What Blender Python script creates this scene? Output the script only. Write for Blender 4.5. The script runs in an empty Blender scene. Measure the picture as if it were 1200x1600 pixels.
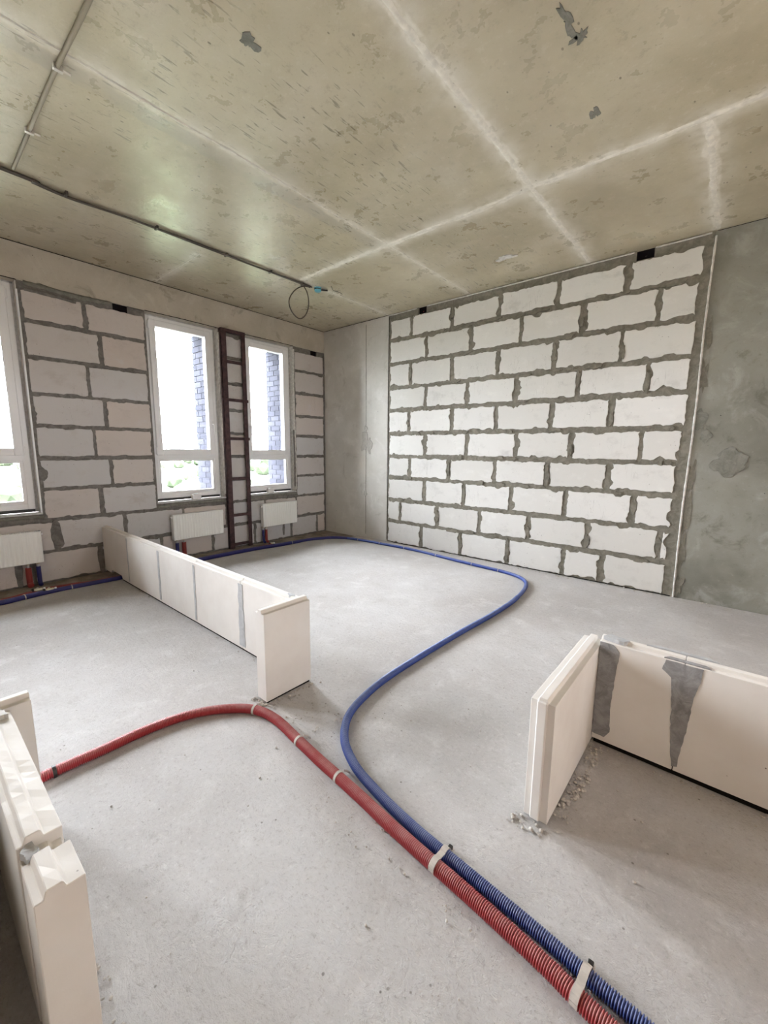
import bpy, bmesh, math, random
from mathutils import Vector, Matrix, noise

# ---------------------------------------------------------------- camera, sky, exposure
S = bpy.context.scene
COL = S.collection
F_PX, YAW, PITCH, ROLL = 646.06, math.radians(130.145), math.radians(8.636), math.radians(0.60)
CAM = Vector((5.068, -4.524, 1.319))
fw = Vector((math.cos(PITCH) * math.cos(YAW), math.cos(PITCH) * math.sin(YAW), -math.sin(PITCH)))
r0 = fw.cross(Vector((0, 0, 1))).normalized()
u0 = r0.cross(fw)
rt = r0 * math.cos(ROLL) + u0 * math.sin(ROLL)
up = -r0 * math.sin(ROLL) + u0 * math.cos(ROLL)
cd = bpy.data.cameras.new('camera')
cam = bpy.data.objects.new('camera', cd)
COL.objects.link(cam)
cam.matrix_world = Matrix(((rt.x, up.x, -fw.x, CAM.x), (rt.y, up.y, -fw.y, CAM.y), (rt.z, up.z, -fw.z, CAM.z), (0, 0, 0, 1)))
cd.sensor_fit = 'VERTICAL'
cd.sensor_height = 36
cd.lens = F_PX / 1600 * 36
cd.clip_start = 0.02
cd.clip_end = 5000
S.camera = cam

W = bpy.data.worlds.new('world')
S.world = W
W.use_nodes = True
bg = W.node_tree.nodes['Background']
bg.inputs[0].default_value = (0.965, 0.97, 1.03, 1)      # even overcast sky
bg.inputs[1].default_value = 20.0
S.view_settings.view_transform = 'Standard'
S.view_settings.look = 'None'
S.view_settings.gamma = 1
S.view_settings.use_curve_mapping = False
S.view_settings.exposure = 2.25
cy = S.cycles
cy.max_bounces = 16
cy.diffuse_bounces = 12
cy.glossy_bounces = 4
cy.transparent_max_bounces = 12
cy.sample_clamp_indirect = 30
cy.caustics_reflective = False
cy.caustics_refractive = False
cy.use_denoising = True

H = 3.1                      # ceiling height
# window openings in the left wall: (y0, y1); sill .68, head 2.775
WIN = [(-4.475, -3.64), (-2.58, -1.745), (-1.40, -0.60)]
WIN_OFF = [(-5.66, -4.83)]
Z0, Z1 = 0.68, 2.775
for a, b in WIN + WIN_OFF:   # portals only guide the sampling of sky light through the openings
    ld = bpy.data.lights.new('window_portal', 'AREA')
    ld.shape = 'RECTANGLE'
    ld.size = b - a
    ld.size_y = Z1 - Z0
    ld.cycles.is_portal = True
    lo = bpy.data.objects.new('window_portal', ld)
    COL.objects.link(lo)
    lo.matrix_world = Matrix(((0, 0, -1, -0.20), (1, 0, 0, (a + b) / 2), (0, -1, 0, (Z0 + Z1) / 2), (0, 0, 0, 1)))

# added opening high in the unseen back wall, fill light for shaded faces
FILL_OPENING = (-2.35, -1.95, 1.80, 2.18)
ld = bpy.data.lights.new('window_portal', 'AREA')
ld.shape = 'RECTANGLE'
ld.size = FILL_OPENING[1] - FILL_OPENING[0]
ld.size_y = FILL_OPENING[3] - FILL_OPENING[2]
ld.cycles.is_portal = True
lo = bpy.data.objects.new('window_portal', ld)
COL.objects.link(lo)
lo.matrix_world = Matrix(((0, 0, 1, 6.92), (1, 0, 0, (FILL_OPENING[0] + FILL_OPENING[1]) / 2), (0, 1, 0, (FILL_OPENING[2] + FILL_OPENING[3]) / 2), (0, 0, 0, 1)))

random.seed(7)
R = random.uniform

# ---------------------------------------------------------------- materials
class NT:
    def __init__(s, name, rough=0.85, spec=0.3):
        s.m = bpy.data.materials.new(name)
        s.m.use_nodes = True
        s.t = s.m.node_tree
        s.b = s.t.nodes['Principled BSDF']
        s.b.inputs['Roughness'].default_value = rough
        s.b.inputs['Specular IOR Level'].default_value = spec
        tc = s.t.nodes.new('ShaderNodeNewGeometry')
        s.pos = tc.outputs['Position']
    def n(s, typ, **kw):
        x = s.t.nodes.new(typ)
        for k, v in kw.items():
            setattr(x, k, v)
        return x
    def l(s, a, b):
        s.t.links.new(a, b)
    def map(s, scale=(1, 1, 1), loc=(0, 0, 0)):
        x = s.n('ShaderNodeMapping')
        x.inputs['Scale'].default_value = scale
        x.inputs['Location'].default_value = loc
        s.l(s.pos, x.inputs['Vector'])
        return x.outputs[0]
    def noise(s, scale, detail=3, rough=0.55, vec=None, dist=0):
        x = s.n('ShaderNodeTexNoise')
        x.inputs['Scale'].default_value = scale
        x.inputs['Detail'].default_value = detail
        x.inputs['Roughness'].default_value = rough
        x.inputs['Distortion'].default_value = dist
        s.l(vec if vec is not None else s.pos, x.inputs['Vector'])
        return x.outputs['Fac']
    def vor(s, scale, vec=None):
        x = s.n('ShaderNodeTexVoronoi')
        x.inputs['Scale'].default_value = scale
        s.l(vec if vec is not None else s.pos, x.inputs['Vector'])
        return x.outputs['Distance']
    def ramp(s, f, a, b, lo=0.0, hi=1.0, smooth=True):
        x = s.n('ShaderNodeMapRange')
        if smooth:
            x.interpolation_type = 'SMOOTHSTEP'
        x.inputs['From Min'].default_value = a
        x.inputs['From Max'].default_value = b
        x.inputs['To Min'].default_value = lo
        x.inputs['To Max'].default_value = hi
        s.l(f, x.inputs['Value'])
        return x.outputs[0]
    def math(s, op, a, b=None, c=None):
        x = s.n('ShaderNodeMath', operation=op)
        for i, v in enumerate((a, b, c)):
            if v is None:
                continue
            if isinstance(v, (int, float)):
                x.inputs[i].default_value = v
            else:
                s.l(v, x.inputs[i])
        return x.outputs[0]
    def mix(s, f, a, b, mode='MIX'):
        x = s.n('ShaderNodeMix', data_type='RGBA', blend_type=mode)
        for i, v in ((0, f), (6, a), (7, b)):
            if isinstance(v, tuple):
                x.inputs[i].default_value = (*v, 1)
            elif isinstance(v, (int, float)):
                x.inputs[i].default_value = v
            else:
                s.l(v, x.inputs[i])
        return x.outputs[2]
    def col(s, c):
        if isinstance(c, tuple):
            s.b.inputs['Base Color'].default_value = (*c, 1)
        else:
            s.l(c, s.b.inputs['Base Color'])
    def bump(s, h, strength=0.5, dist=0.01, prev=None):
        x = s.n('ShaderNodeBump')
        x.inputs['Strength'].default_value = strength
        x.inputs['Distance'].default_value = dist
        s.l(h, x.inputs['Height'])
        if prev is not None:
            s.l(prev, x.inputs['Normal'])
        s.l(x.outputs[0], s.b.inputs['Normal'])
        return x.outputs[0]
    def xyz(s):
        x = s.n('ShaderNodeSeparateXYZ')
        s.l(s.pos, x.inputs[0])
        return x.outputs

def plain(name, c, rough=0.5, spec=0.5, metal=0.0, nz=0.0, nscale=30):
    m = NT(name, rough, spec)
    m.b.inputs['Metallic'].default_value = metal
    if nz:
        f = m.noise(nscale, 4)
        m.col(m.mix(m.ramp(f, 0.3, 0.7), tuple(x * (1 - nz) for x in c), tuple(min(1, x * (1 + nz)) for x in c)))
        m.bump(f, 0.25, 0.003)
    else:
        m.col(c)
    return m.m

def mk_floor():
    m = NT('screed', 0.92, 0.15)
    big = m.noise(0.9, 4, 0.6)
    mid = m.noise(5, 6, 0.7, dist=0.3)
    grain = m.noise(55, 6, 0.8)
    fine = m.noise(150, 4, 0.8)
    c = m.mix(m.ramp(big, 0.3, 0.7), (0.45, 0.43, 0.415), (0.56, 0.55, 0.545))
    c = m.mix(m.ramp(mid, 0.5, 0.72, 0, 0.55), c, (0.66, 0.65, 0.64))
    c = m.mix(m.ramp(mid, 0.44, 0.28, 0, 0.5), c, (0.40, 0.38, 0.36))
    c = m.mix(m.ramp(grain, 0.53, 0.68, 0, 0.6), c, (0.34, 0.32, 0.30))
    c = m.mix(m.ramp(grain, 0.46, 0.32, 0, 0.4), c, (0.70, 0.69, 0.68))
    c = m.mix(m.ramp(fine, 0.57, 0.72, 0, 0.5), c, (0.28, 0.26, 0.24))
    pits = m.vor(17, m.map((1, 1, 0.1)))
    pm = m.math('MULTIPLY', m.ramp(pits, 0.09, 0.05), m.ramp(m.noise(3.5, 2), 0.50, 0.57))
    c = m.mix(m.math('MULTIPLY', pm, 0.7), c, (0.16, 0.14, 0.12))
    m.col(c)
    sw = m.noise(11, 5, 0.75, m.map((1.0, 1.9, 1)), dist=0.5)
    b1 = m.bump(sw, 0.5, 0.02)
    b2 = m.bump(grain, 0.8, 0.007, b1)
    b3 = m.bump(pm, -0.6, 0.006, b2)
    m.bump(fine, 0.6, 0.003, b3)
    return m.m

def mk_sub():
    m = NT('dusty_slab', 0.95, 0.1)
    f = m.noise(5, 5, 0.65)
    m.col(m.mix(m.ramp(f, 0.3, 0.7), (0.17, 0.14, 0.11), (0.34, 0.30, 0.25)))
    m.bump(m.noise(40, 5, 0.7), 0.5, 0.006)
    return m.m

# seams of the slab formwork, in plan: ('x', position, from, to) runs along y at that x
SEAMS = [('x', 2.52, -8.5, -0.02), ('x', 3.80, -8.5, -0.02), ('x', 4.76, -1.46, -0.02), ('y', -1.49, 1.3, 7.4),
         ('x', 1.30, -1.44, -0.02), ('y', -2.46, 0.02, 1.06)]

def mk_ceiling():
    m = NT('ceiling_concrete', 0.42, 0.45)
    X, Y, Z = m.xyz()
    big = m.noise(0.8, 4, 0.6)
    c = m.mix(m.ramp(big, 0.3, 0.7), (0.37, 0.322, 0.222), (0.51, 0.46, 0.335))
    cl = m.noise(2.2, 8, 0.62, dist=0.2)
    c = m.mix(m.ramp(cl, 0.45, 0.8, 0, 0.6), c, (0.57, 0.525, 0.435))
    c = m.mix(m.ramp(cl, 0.5, 0.22, 0, 0.55), c, (0.30, 0.255, 0.175))
    sp = m.noise(60, 3, 0.6)
    c = m.mix(m.ramp(sp, 0.6, 0.8, 0, 0.3), c, (0.22, 0.19, 0.13))
    sk = m.noise(17, 7, 0.75)
    c = m.mix(m.ramp(sk, 0.53, 0.72, 0, 0.5), c, (0.29, 0.25, 0.175))
    c = m.mix(m.ramp(sk, 0.46, 0.30, 0, 0.4), c, (0.60, 0.56, 0.47))
    wob = m.math('MULTIPLY', m.math('SUBTRACT', m.noise(4, 4, 0.6), 0.5), 0.10)
    for k, (ax, p, a, b) in enumerate(SEAMS):
        A, B = (X, Y) if ax == 'x' else (Y, X)
        d = m.math('ABSOLUTE', m.math('ADD', m.math('SUBTRACT', A, p), wob))
        ins = m.math('MULTIPLY', m.math('GREATER_THAN', B, a), m.math('LESS_THAN', B, b))
        str_ = 0.8 if k in (1, 2, 3) else 0.5
        halo = m.math('MULTIPLY', m.ramp(d, 0.15, 0.0, 0, str_), ins)
        core = m.math('MULTIPLY', m.ramp(d, 0.040, 0.022, 0, 0.7 if k in (1, 2, 3) else 0.35), ins)
        c = m.mix(m.math('MULTIPLY', halo, m.ramp(m.noise(7, 3), 0.25, 0.6)), c, (0.70, 0.665, 0.585))
        c = m.mix(m.math('MULTIPLY', core, m.ramp(m.noise(9, 5, 0.7), 0.3, 0.62)), c, (0.82, 0.79, 0.72))
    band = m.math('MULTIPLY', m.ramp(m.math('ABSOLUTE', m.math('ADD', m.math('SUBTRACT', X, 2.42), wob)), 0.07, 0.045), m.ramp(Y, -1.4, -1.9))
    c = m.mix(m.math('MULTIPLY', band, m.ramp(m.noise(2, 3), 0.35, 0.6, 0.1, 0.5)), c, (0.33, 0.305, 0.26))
    # long trowel-like scratches running along y, and round pits
    st = m.noise(1.0, 3, 0.6, m.map((46, 6.5, 1)))
    zone = m.ramp(m.noise(0.9, 2, 0.5, m.map((1, 1, 1), (3, 5, 0))), 0.36, 0.52)
    stm = m.math('MULTIPLY', m.ramp(st, 0.60, 0.67), zone)
    stm = m.math('MULTIPLY', stm, m.ramp(X, 3.7, 3.2))
    c = m.mix(m.math('MULTIPLY', stm, 0.75), c, (0.17, 0.145, 0.10))
    pt = m.ramp(m.vor(9, m.map((1.5, 0.9, 0.1))), 0.085, 0.05)
    ptm = m.math('MULTIPLY', pt, m.ramp(m.noise(1.6, 3), 0.46, 0.54))
    c = m.mix(m.math('MULTIPLY', ptm, 0.8), c, (0.13, 0.11, 0.075))
    st2 = m.noise(1.0, 5, 0.75, m.map((70, 26, 1), (4, 1, 0)), 0.3)
    vm = m.math('MULTIPLY', m.math('MULTIPLY', m.ramp(st2, 0.62, 0.72), m.ramp(m.noise(1.3, 4, 0.6, m.map((1, 1, 1), (9, 2, 0))), 0.42, 0.62)), 0.55)
    c = m.mix(vm, c, (0.20, 0.165, 0.11))
    m.col(c)
    m.l(m.ramp(m.noise(5, 4, 0.7), 0.3, 0.7, 0.25, 0.43), m.b.inputs['Roughness'])
    b1 = m.bump(m.noise(3.2, 4, 0.6), 0.25, 0.02)
    b2 = m.bump(m.math('ADD', stm, m.math('ADD', ptm, vm)), -0.7, 0.006, b1)
    m.bump(m.noise(55, 4, 0.7), 0.22, 0.003, b2)
    return m.m

def mk_concrete(name, a, b, dark, light, seed=0.0):
    m = NT(name, 0.75, 0.3)
    mp = m.map((1, 1, 1), (seed, seed * 2, seed))
    c = m.mix(m.ramp(m.noise(1.3, 4, 0.6, mp), 0.3, 0.7), a, b)
    cl = m.noise(3.2, 6, 0.68, mp, 0.6)
    c = m.mix(m.ramp(cl, 0.52, 0.72, 0, 0.6), c, light)
    c = m.mix(m.ramp(cl, 0.44, 0.3, 0, 0.6), c, dark)
    f = m.noise(26, 5, 0.75, mp)
    c = m.mix(m.ramp(f, 0.56, 0.75, 0, 0.4), c, light)
    c = m.mix(m.ramp(f, 0.44, 0.28, 0, 0.4), c, dark)
    pm = m.math('MULTIPLY', m.ramp(m.vor(12, mp), 0.06, 0.03), m.ramp(m.noise(2.5, 2, 0.5, mp), 0.5, 0.6))
    c = m.mix(pm, c, (0.06, 0.055, 0.045))
    m.col(c)
    b1 = m.bump(cl, 0.3, 0.015)
    b2 = m.bump(pm, -0.6, 0.006, b1)
    m.bump(f, 0.3, 0.004, b2)
    return m.m

def mk_block(name, a, b, comb=0.0):
    m = NT(name, 0.9, 0.15)
    oi = m.n('ShaderNodeObjectInfo')
    c = m.mix(oi.outputs['Random'], a, b)
    cl = m.noise(5, 5, 0.65)
    c = m.mix(m.ramp(cl, 0.55, 0.75, 0, 0.35), c, tuple(x * 0.82 for x in a))
    fl = m.noise(2.7, 7, 0.72, m.map((1, 1, 1.6)))
    c = m.mix(m.ramp(fl, 0.53, 0.70, 0, 0.45), c, tuple(x * 0.72 for x in a))
    c = m.mix(m.ramp(fl, 0.46, 0.30, 0, 0.4), c, tuple(min(.84, x * 1.12) for x in b))
    pm = m.math('MULTIPLY', m.ramp(m.vor(40), 0.16, 0.10), m.ramp(m.noise(5.5, 3), 0.58, 0.64))
    c = m.mix(m.math('MULTIPLY', pm, 0.8), c, tuple(x * 0.3 for x in a))
    cr = m.ramp(m.math('ABSOLUTE', m.math('SUBTRACT', m.noise(5, 3, 0.5, m.map((3.2, 3.2, 0.5)), 0.5), 0.5)), 0.006, 0.0)
    cm = m.math('MULTIPLY', cr, m.ramp(m.noise(1.7, 2), 0.54, 0.6))
    c = m.mix(m.math('MULTIPLY', cm, 0.35), c, tuple(x * 0.4 for x in a))
    m.col(c)
    b1 = m.bump(m.noise(14, 5, 0.7), 0.35, 0.004)
    m.bump(m.noise(90, 3, 0.7), 0.35, 0.0015, b1)
    return m.m

def mk_mortar(name, a, b):
    m = NT(name, 0.8, 0.25)
    f = m.noise(16, 5, 0.7, dist=0.8)
    m.col(m.mix(m.ramp(f, 0.3, 0.7), a, b))
    b1 = m.bump(f, 0.6, 0.012)
    m.bump(m.noise(80, 4, 0.7), 0.3, 0.002, b1)
    return m.m

M = {}
M['warmwall'] = plain('cream_gypsum_wall', (0.70, 0.57, 0.47), 0.9, 0.2, nz=0.06, nscale=3)
M['floor'] = mk_floor()
M['sub'] = mk_sub()
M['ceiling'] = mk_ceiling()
M['ceiling'].node_tree.nodes['Principled BSDF'].inputs['Specular IOR Level'].default_value = 0.7
M['seam'] = plain('seam_laitance', (0.74, 0.71, 0.64), 0.8, 0.2, nz=0.12, nscale=25)
M['beam'] = mk_concrete('beam_concrete', (0.42, 0.385, 0.315), (0.53, 0.49, 0.42), (0.27, 0.24, 0.19), (0.60, 0.57, 0.50), 2)
M['column'] = mk_concrete('column_concrete', (0.53, 0.52, 0.485), (0.65, 0.64, 0.605), (0.40, 0.385, 0.35), (0.74, 0.73, 0.70), 5)
M['rconc'] = mk_concrete('grey_concrete', (0.175, 0.172, 0.142), (0.29, 0.29, 0.257), (0.115, 0.11, 0.082), (0.41, 0.41, 0.38), 9)
M['block'] = mk_block('aerated_block', (0.66, 0.655, 0.63), (0.75, 0.75, 0.735))
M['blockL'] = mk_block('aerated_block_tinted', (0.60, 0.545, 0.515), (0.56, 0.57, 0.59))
M['mortar'] = mk_mortar('mortar', (0.155, 0.145, 0.115), (0.255, 0.24, 0.20))
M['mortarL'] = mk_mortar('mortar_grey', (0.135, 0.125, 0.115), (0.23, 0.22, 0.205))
M['patch'] = mk_mortar('repair_mortar', (0.16, 0.16, 0.135), (0.25, 0.25, 0.22))
M['patchlt'] = mk_mortar('pale_repair', (0.42, 0.41, 0.38), (0.51, 0.50, 0.47))
M['glue'] = mk_mortar('gypsum_adhesive', (0.22, 0.22, 0.22), (0.36, 0.36, 0.37))
M['gluelt'] = mk_mortar('gypsum_adhesive_light', (0.42, 0.43, 0.44), (0.52, 0.53, 0.545))
M['plaster'] = plain('white_plaster', (0.62, 0.61, 0.58), 0.8, 0.2, nz=0.15)
M['dark'] = plain('black_cavity', (0.008, 0.006, 0.008), 0.9, 0.1)
M['rubber'] = plain('black_seal', (0.012, 0.01, 0.009), 0.9, 0.1)
M['pvc'] = plain('white_pvc', (0.84, 0.85, 0.87), 0.35, 0.5)
M['pvcdirty'] = plain('dusty_pvc', (0.55, 0.56, 0.57), 0.6, 0.3, nz=0.12)
M['rad'] = plain('white_enamel', (0.86, 0.88, 0.87), 0.3, 0.5)
M['slot'] = plain('dark_slot', (0.06, 0.06, 0.06), 0.7, 0.3)
M['steel'] = plain('primed_steel', (0.060, 0.030, 0.032), 0.6, 0.4, nz=0.35, nscale=20)
M['brass'] = plain('nickel_fitting', (0.55, 0.50, 0.38), 0.35, 0.5, metal=0.7)
M['black'] = plain('black_plastic', (0.02, 0.018, 0.017), 0.5, 0.4)
M['cable'] = plain('brown_cable', (0.085, 0.07, 0.055), 0.5, 0.4)
M['tube_beige'] = plain('beige_conduit', (0.26, 0.225, 0.16), 0.6, 0.3)
M['cyan'] = plain('cyan_plastic', (0.12, 0.42, 0.55), 0.4, 0.5)
M['tie'] = plain('dusty_tie', (0.50, 0.46, 0.42), 0.7, 0.3, nz=0.1)
M['metalclip'] = plain('zinc_clip', (0.62, 0.60, 0.55), 0.35, 0.5, metal=0.6)
M['crumb'] = plain('crumb', (0.50, 0.47, 0.43), 0.95, 0.1, nz=0.2, nscale=60)

def mk_gypsum(name, a, b):
    m = NT(name, 0.85, 0.2)
    c = m.mix(m.ramp(m.noise(4, 4, 0.6), 0.3, 0.7), a, b)
    oi = m.n('ShaderNodeObjectInfo')
    c = m.mix(m.math('MULTIPLY', oi.outputs['Random'], 0.12), c, (0.55, 0.50, 0.45))
    pm = m.math('MULTIPLY', m.ramp(m.vor(16), 0.05, 0.03), m.ramp(m.noise(3, 2), 0.57, 0.62))
    c = m.mix(m.math('MULTIPLY', pm, 0.85), c, (0.12, 0.10, 0.08))
    m.col(c)
    m.bump(m.noise(22, 5, 0.7), 0.16, 0.003)
    return m.m
M['gyp'] = mk_gypsum('gypsum_block', (0.73, 0.70, 0.665), (0.79, 0.77, 0.74))
M['gyprough'] = plain('broken_gypsum', (0.70, 0.665, 0.61), 0.95, 0.1, nz=0.14, nscale=26)

def mk_hose(name, base, dusty):
    m = NT(name, 0.45, 0.4)
    gn = m.n('ShaderNodeNewGeometry')
    z = m.n('ShaderNodeSeparateXYZ')
    m.l(gn.outputs['Normal'], z.inputs[0])
    f = m.math('MULTIPLY', m.ramp(z.outputs[2], 0.2, 0.95, 0.0, 0.42), m.ramp(m.noise(11, 4, 0.7), 0.3, 0.7, 0.35, 1))  # dust that has settled on top
    m.col(m.mix(f, base, dusty))
    return m.m
M['red'] = mk_hose('red_corrugated', (0.36, 0.028, 0.035), (0.60, 0.36, 0.34))
M['blue'] = mk_hose('blue_corrugated', (0.022, 0.05, 0.25), (0.25, 0.31, 0.48))
M['redridge'] = mk_hose('red_rib_dusty', (0.46, 0.07, 0.08), (0.80, 0.62, 0.60))  # paler ribs: dust, with the rib highlights painted into the colour
M['blueridge'] = mk_hose('blue_rib_dusty', (0.07, 0.12, 0.36), (0.55, 0.62, 0.74))  # same for blue: dust and painted rib highlights together
M['bluepipe'] = mk_hose('blue_insulation', (0.016, 0.016, 0.12), (0.10, 0.10, 0.24))
M['redpipe'] = mk_hose('red_insulation', (0.24, 0.022, 0.02), (0.30, 0.15, 0.13))

def mk_glass():
    m = bpy.data.materials.new('window_glass')
    m.use_nodes = True
    t = m.node_tree
    t.nodes.clear()
    o = t.nodes.new('ShaderNodeOutputMaterial')
    tr = t.nodes.new('ShaderNodeBsdfTransparent')
    tr.inputs[0].default_value = (0.93, 0.95, 0.95, 1)
    gl = t.nodes.new('ShaderNodeBsdfGlossy')
    gl.inputs['Roughness'].default_value = 0.02
    fr = t.nodes.new('ShaderNodeFresnel')
    fr.inputs[0].default_value = 1.45
    mx = t.nodes.new('ShaderNodeMixShader')
    t.links.new(fr.outputs[0], mx.inputs[0])
    t.links.new(tr.outputs[0], mx.inputs[1])
    t.links.new(gl.outputs[0], mx.inputs[2])
    t.links.new(mx.outputs[0], o.inputs[0])
    return m
M['glass'] = mk_glass()

def mk_brick():
    m = NT('slate_brick', 0.9, 0.03)
    oi = m.n('ShaderNodeObjectInfo')
    c = m.mix(oi.outputs['Random'], (0.022, 0.023, 0.031), (0.036, 0.037, 0.047))
    m.col(c)
    m.bump(m.noise(50, 4, 0.7), 0.4, 0.004)
    return m.m
M['brick'] = mk_brick()
M['brickjoint'] = plain('pale_joint', (0.055, 0.057, 0.066), 0.9, 0.03)

def mk_ground():
    m = NT('meadow', 0.95, 0.05)
    f = m.noise(0.02, 5, 0.6)
    c = m.mix(m.ramp(f, 0.50, 0.56), (0.36, 0.36, 0.32), (0.045, 0.056, 0.032))
    g = m.noise(0.006, 3, 0.6, m.map((1, 1, 1), (300, 90, 0)))
    c = m.mix(m.ramp(g, 0.50, 0.60), c, (0.34, 0.335, 0.31))
    m.col(c)
    return m.m
M['ground'] = mk_ground()
M['leaf'] = plain('tree_green', (0.021, 0.027, 0.017), 0.95, 0.0, nz=0.3, nscale=0.2)
M['farwall'] = plain('far_building', (0.022, 0.022, 0.024), 0.9, 0.1)

# ---------------------------------------------------------------- mesh helpers
class MB:
    """collects shapes in world coordinates; build() makes ONE mesh object."""
    def __init__(s):
        s.v, s.f, s.mi = [], [], []
    def add(s, vs, fs, mi=0):
        o = len(s.v)
        s.v += [tuple(p) for p in vs]
        s.f += [tuple(i + o for i in f) for f in fs]
        s.mi += [mi] * len(fs)
        return s
    def box(s, x0, x1, y0, y1, z0, z1, mi=0, bev=0.0):
        if bev <= 0:
            vs = [(x, y, z) for x in (x0, x1) for y in (y0, y1) for z in (z0, z1)]
            fs = [(0, 1, 3, 2), (4, 6, 7, 5), (0, 4, 5, 1), (2, 3, 7, 6), (0, 2, 6, 4), (1, 5, 7, 3)]
            return s.add(vs, fs, mi)
        bm = bmesh.new()
        bmesh.ops.create_cube(bm, size=1)
        for v in bm.verts:
            v.co = Vector(((x0 + x1) / 2 + v.co.x * (x1 - x0), (y0 + y1) / 2 + v.co.y * (y1 - y0), (z0 + z1) / 2 + v.co.z * (z1 - z0)))
        bmesh.ops.bevel(bm, geom=bm.edges[:], offset=bev, segments=1, affect='EDGES')
        bm.verts.index_update()
        s.add([v.co[:] for v in bm.verts], [[v.index for v in f.verts] for f in bm.faces], mi)
        bm.free()
        return s
    def tube(s, pts, rad, seg=10, mi=0, cap=True):
        """pts: list of Vectors, rad: number or list"""
        pts = [Vector(p) for p in pts]
        n = len(pts)
        rings = []
        t0 = (pts[1] - pts[0]).normalized()
        ref = Vector((0, 0, 1)) if abs(t0.z) < 0.9 else Vector((1, 0, 0))
        nrm = (ref - t0 * ref.dot(t0)).normalized()
        base = len(s.v)
        vs, fs = [], []
        for i in range(n):
            t = (pts[min(i + 1, n - 1)] - pts[max(i - 1, 0)]).normalized()
            nrm = (nrm - t * nrm.dot(t)).normalized()
            bi = t.cross(nrm)
            r = rad[i] if isinstance(rad, list) else rad
            for k in range(seg):
                a = 2 * math.pi * k / seg
                vs.append(pts[i] + nrm * (r * math.cos(a)) + bi * (r * math.sin(a)))
        for i in range(n - 1):
            for k in range(seg):
                k2 = (k + 1) % seg
                fs.append((i * seg + k, i * seg + k2, (i + 1) * seg + k2, (i + 1) * seg + k))
        if cap:
            fs.append(tuple(range(seg))[::-1])
            fs.append(tuple((n - 1) * seg + k for k in range(seg)))
        return s.add(vs, fs, mi)
    def build(s, name, mat, parent=None, smooth=False, kind=None):
        me = bpy.data.meshes.new(name)
        off = Vector((0, 0, 0))
        if parent is not None:
            q = parent
            while q is not None:
                off += q.location
                q = q.parent
            vs = [(v[0] - off.x, v[1] - off.y, v[2] - off.z) for v in s.v]
        else:
            vs = s.v
        me.from_pydata(vs, [], s.f)
        for m in (mat if isinstance(mat, (list, tuple)) else [mat]):
            me.materials.append(m)
        for p, i in zip(me.polygons, s.mi):
            p.material_index = i
            p.use_smooth = smooth
        me.update()
        o = bpy.data.objects.new(name, me)
        COL.objects.link(o)
        if parent is not None:
            o.parent = parent
        if kind:
            o['kind'] = kind
        return o

def tag(o, label, cat, group=None, kind=None):
    o['label'] = label
    o['category'] = cat
    if group:
        o['group'] = group
    if kind:
        o['kind'] = kind
    return o

def thing(name, label, cat, loc, group=None, kind=None):
    o = bpy.data.objects.new(name, None)
    o.location = loc
    o.empty_display_size = 0.1
    COL.objects.link(o)
    return tag(o, label, cat, group, kind)

def spline(pts, step):
    P = [Vector(p) for p in pts]
    P = [P[0] * 2 - P[1]] + P + [P[-1] * 2 - P[-2]]
    out = []
    for i in range(1, len(P) - 2):
        a, b, c, d = P[i - 1:i + 3]
        n = max(2, int((c - b).length / 0.01))
        for k in range(n):
            t = k / n
            out.append(0.5 * ((2 * b) + (c - a) * t + (2 * a - 5 * b + 4 * c - d) * t * t + (3 * b - a - 3 * c + d) * t ** 3))
    out.append(P[-2])
    res = [out[0].copy()]
    acc = 0.0
    for i in range(len(out) - 1):
        a, b = out[i], out[i + 1]
        L = (b - a).length
        while acc + L >= step:
            f = (step - acc) / L
            a = a.lerp(b, f)
            res.append(a.copy())
            L = (b - a).length
            acc = 0.0
        acc += L
    return res

def ragged(u0, u1, v0, v1, amp, seed, step=0.022, bites=2):
    """ragged rectangle outline (counter-clockwise in u,v)"""
    rnd = random.Random(seed)
    pts = []
    def off(t, k):
        return (noise.noise(Vector((t * 9, k * 3.1 + seed * 1.7, 0))) * 1.1 + noise.noise(Vector((t * 34, k * 5.3, seed * 2.3))) * 0.7
                + noise.noise(Vector((t * 90, k * 1.3, seed * 4.1))) * 0.35) * amp
    bl = [(rnd.randrange(4), rnd.random(), R(0.02, 0.05), rnd.uniform(0.5, 1.6) * amp) for _ in range(bites)]
    corners = [(u0, v0), (u1, v0), (u1, v1), (u0, v1)]
    inn = [(0, 1), (-1, 0), (0, -1), (1, 0)]
    for e in range(4):
        a, b = corners[e], corners[(e + 1) % 4]
        L = math.hypot(b[0] - a[0], b[1] - a[1])
        n = max(2, int(L / step))
        for k in range(n):
            t = k / n
            d = off(t * L + e, e) + amp * 0.25
            for be, bt, bw, bd in bl:
                if be == e and abs(t - bt) * L < bw:
                    d += bd
            edge = min(t, 1 - t) * L
            d += max(0, 0.016 - edge) * 0.45
            d = max(-0.010, min(d, .008 + edge * .55))
            pts.append((a[0] + (b[0] - a[0]) * t + inn[e][0] * d, a[1] + (b[1] - a[1]) * t + inn[e][1] * d))
    return pts

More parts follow.
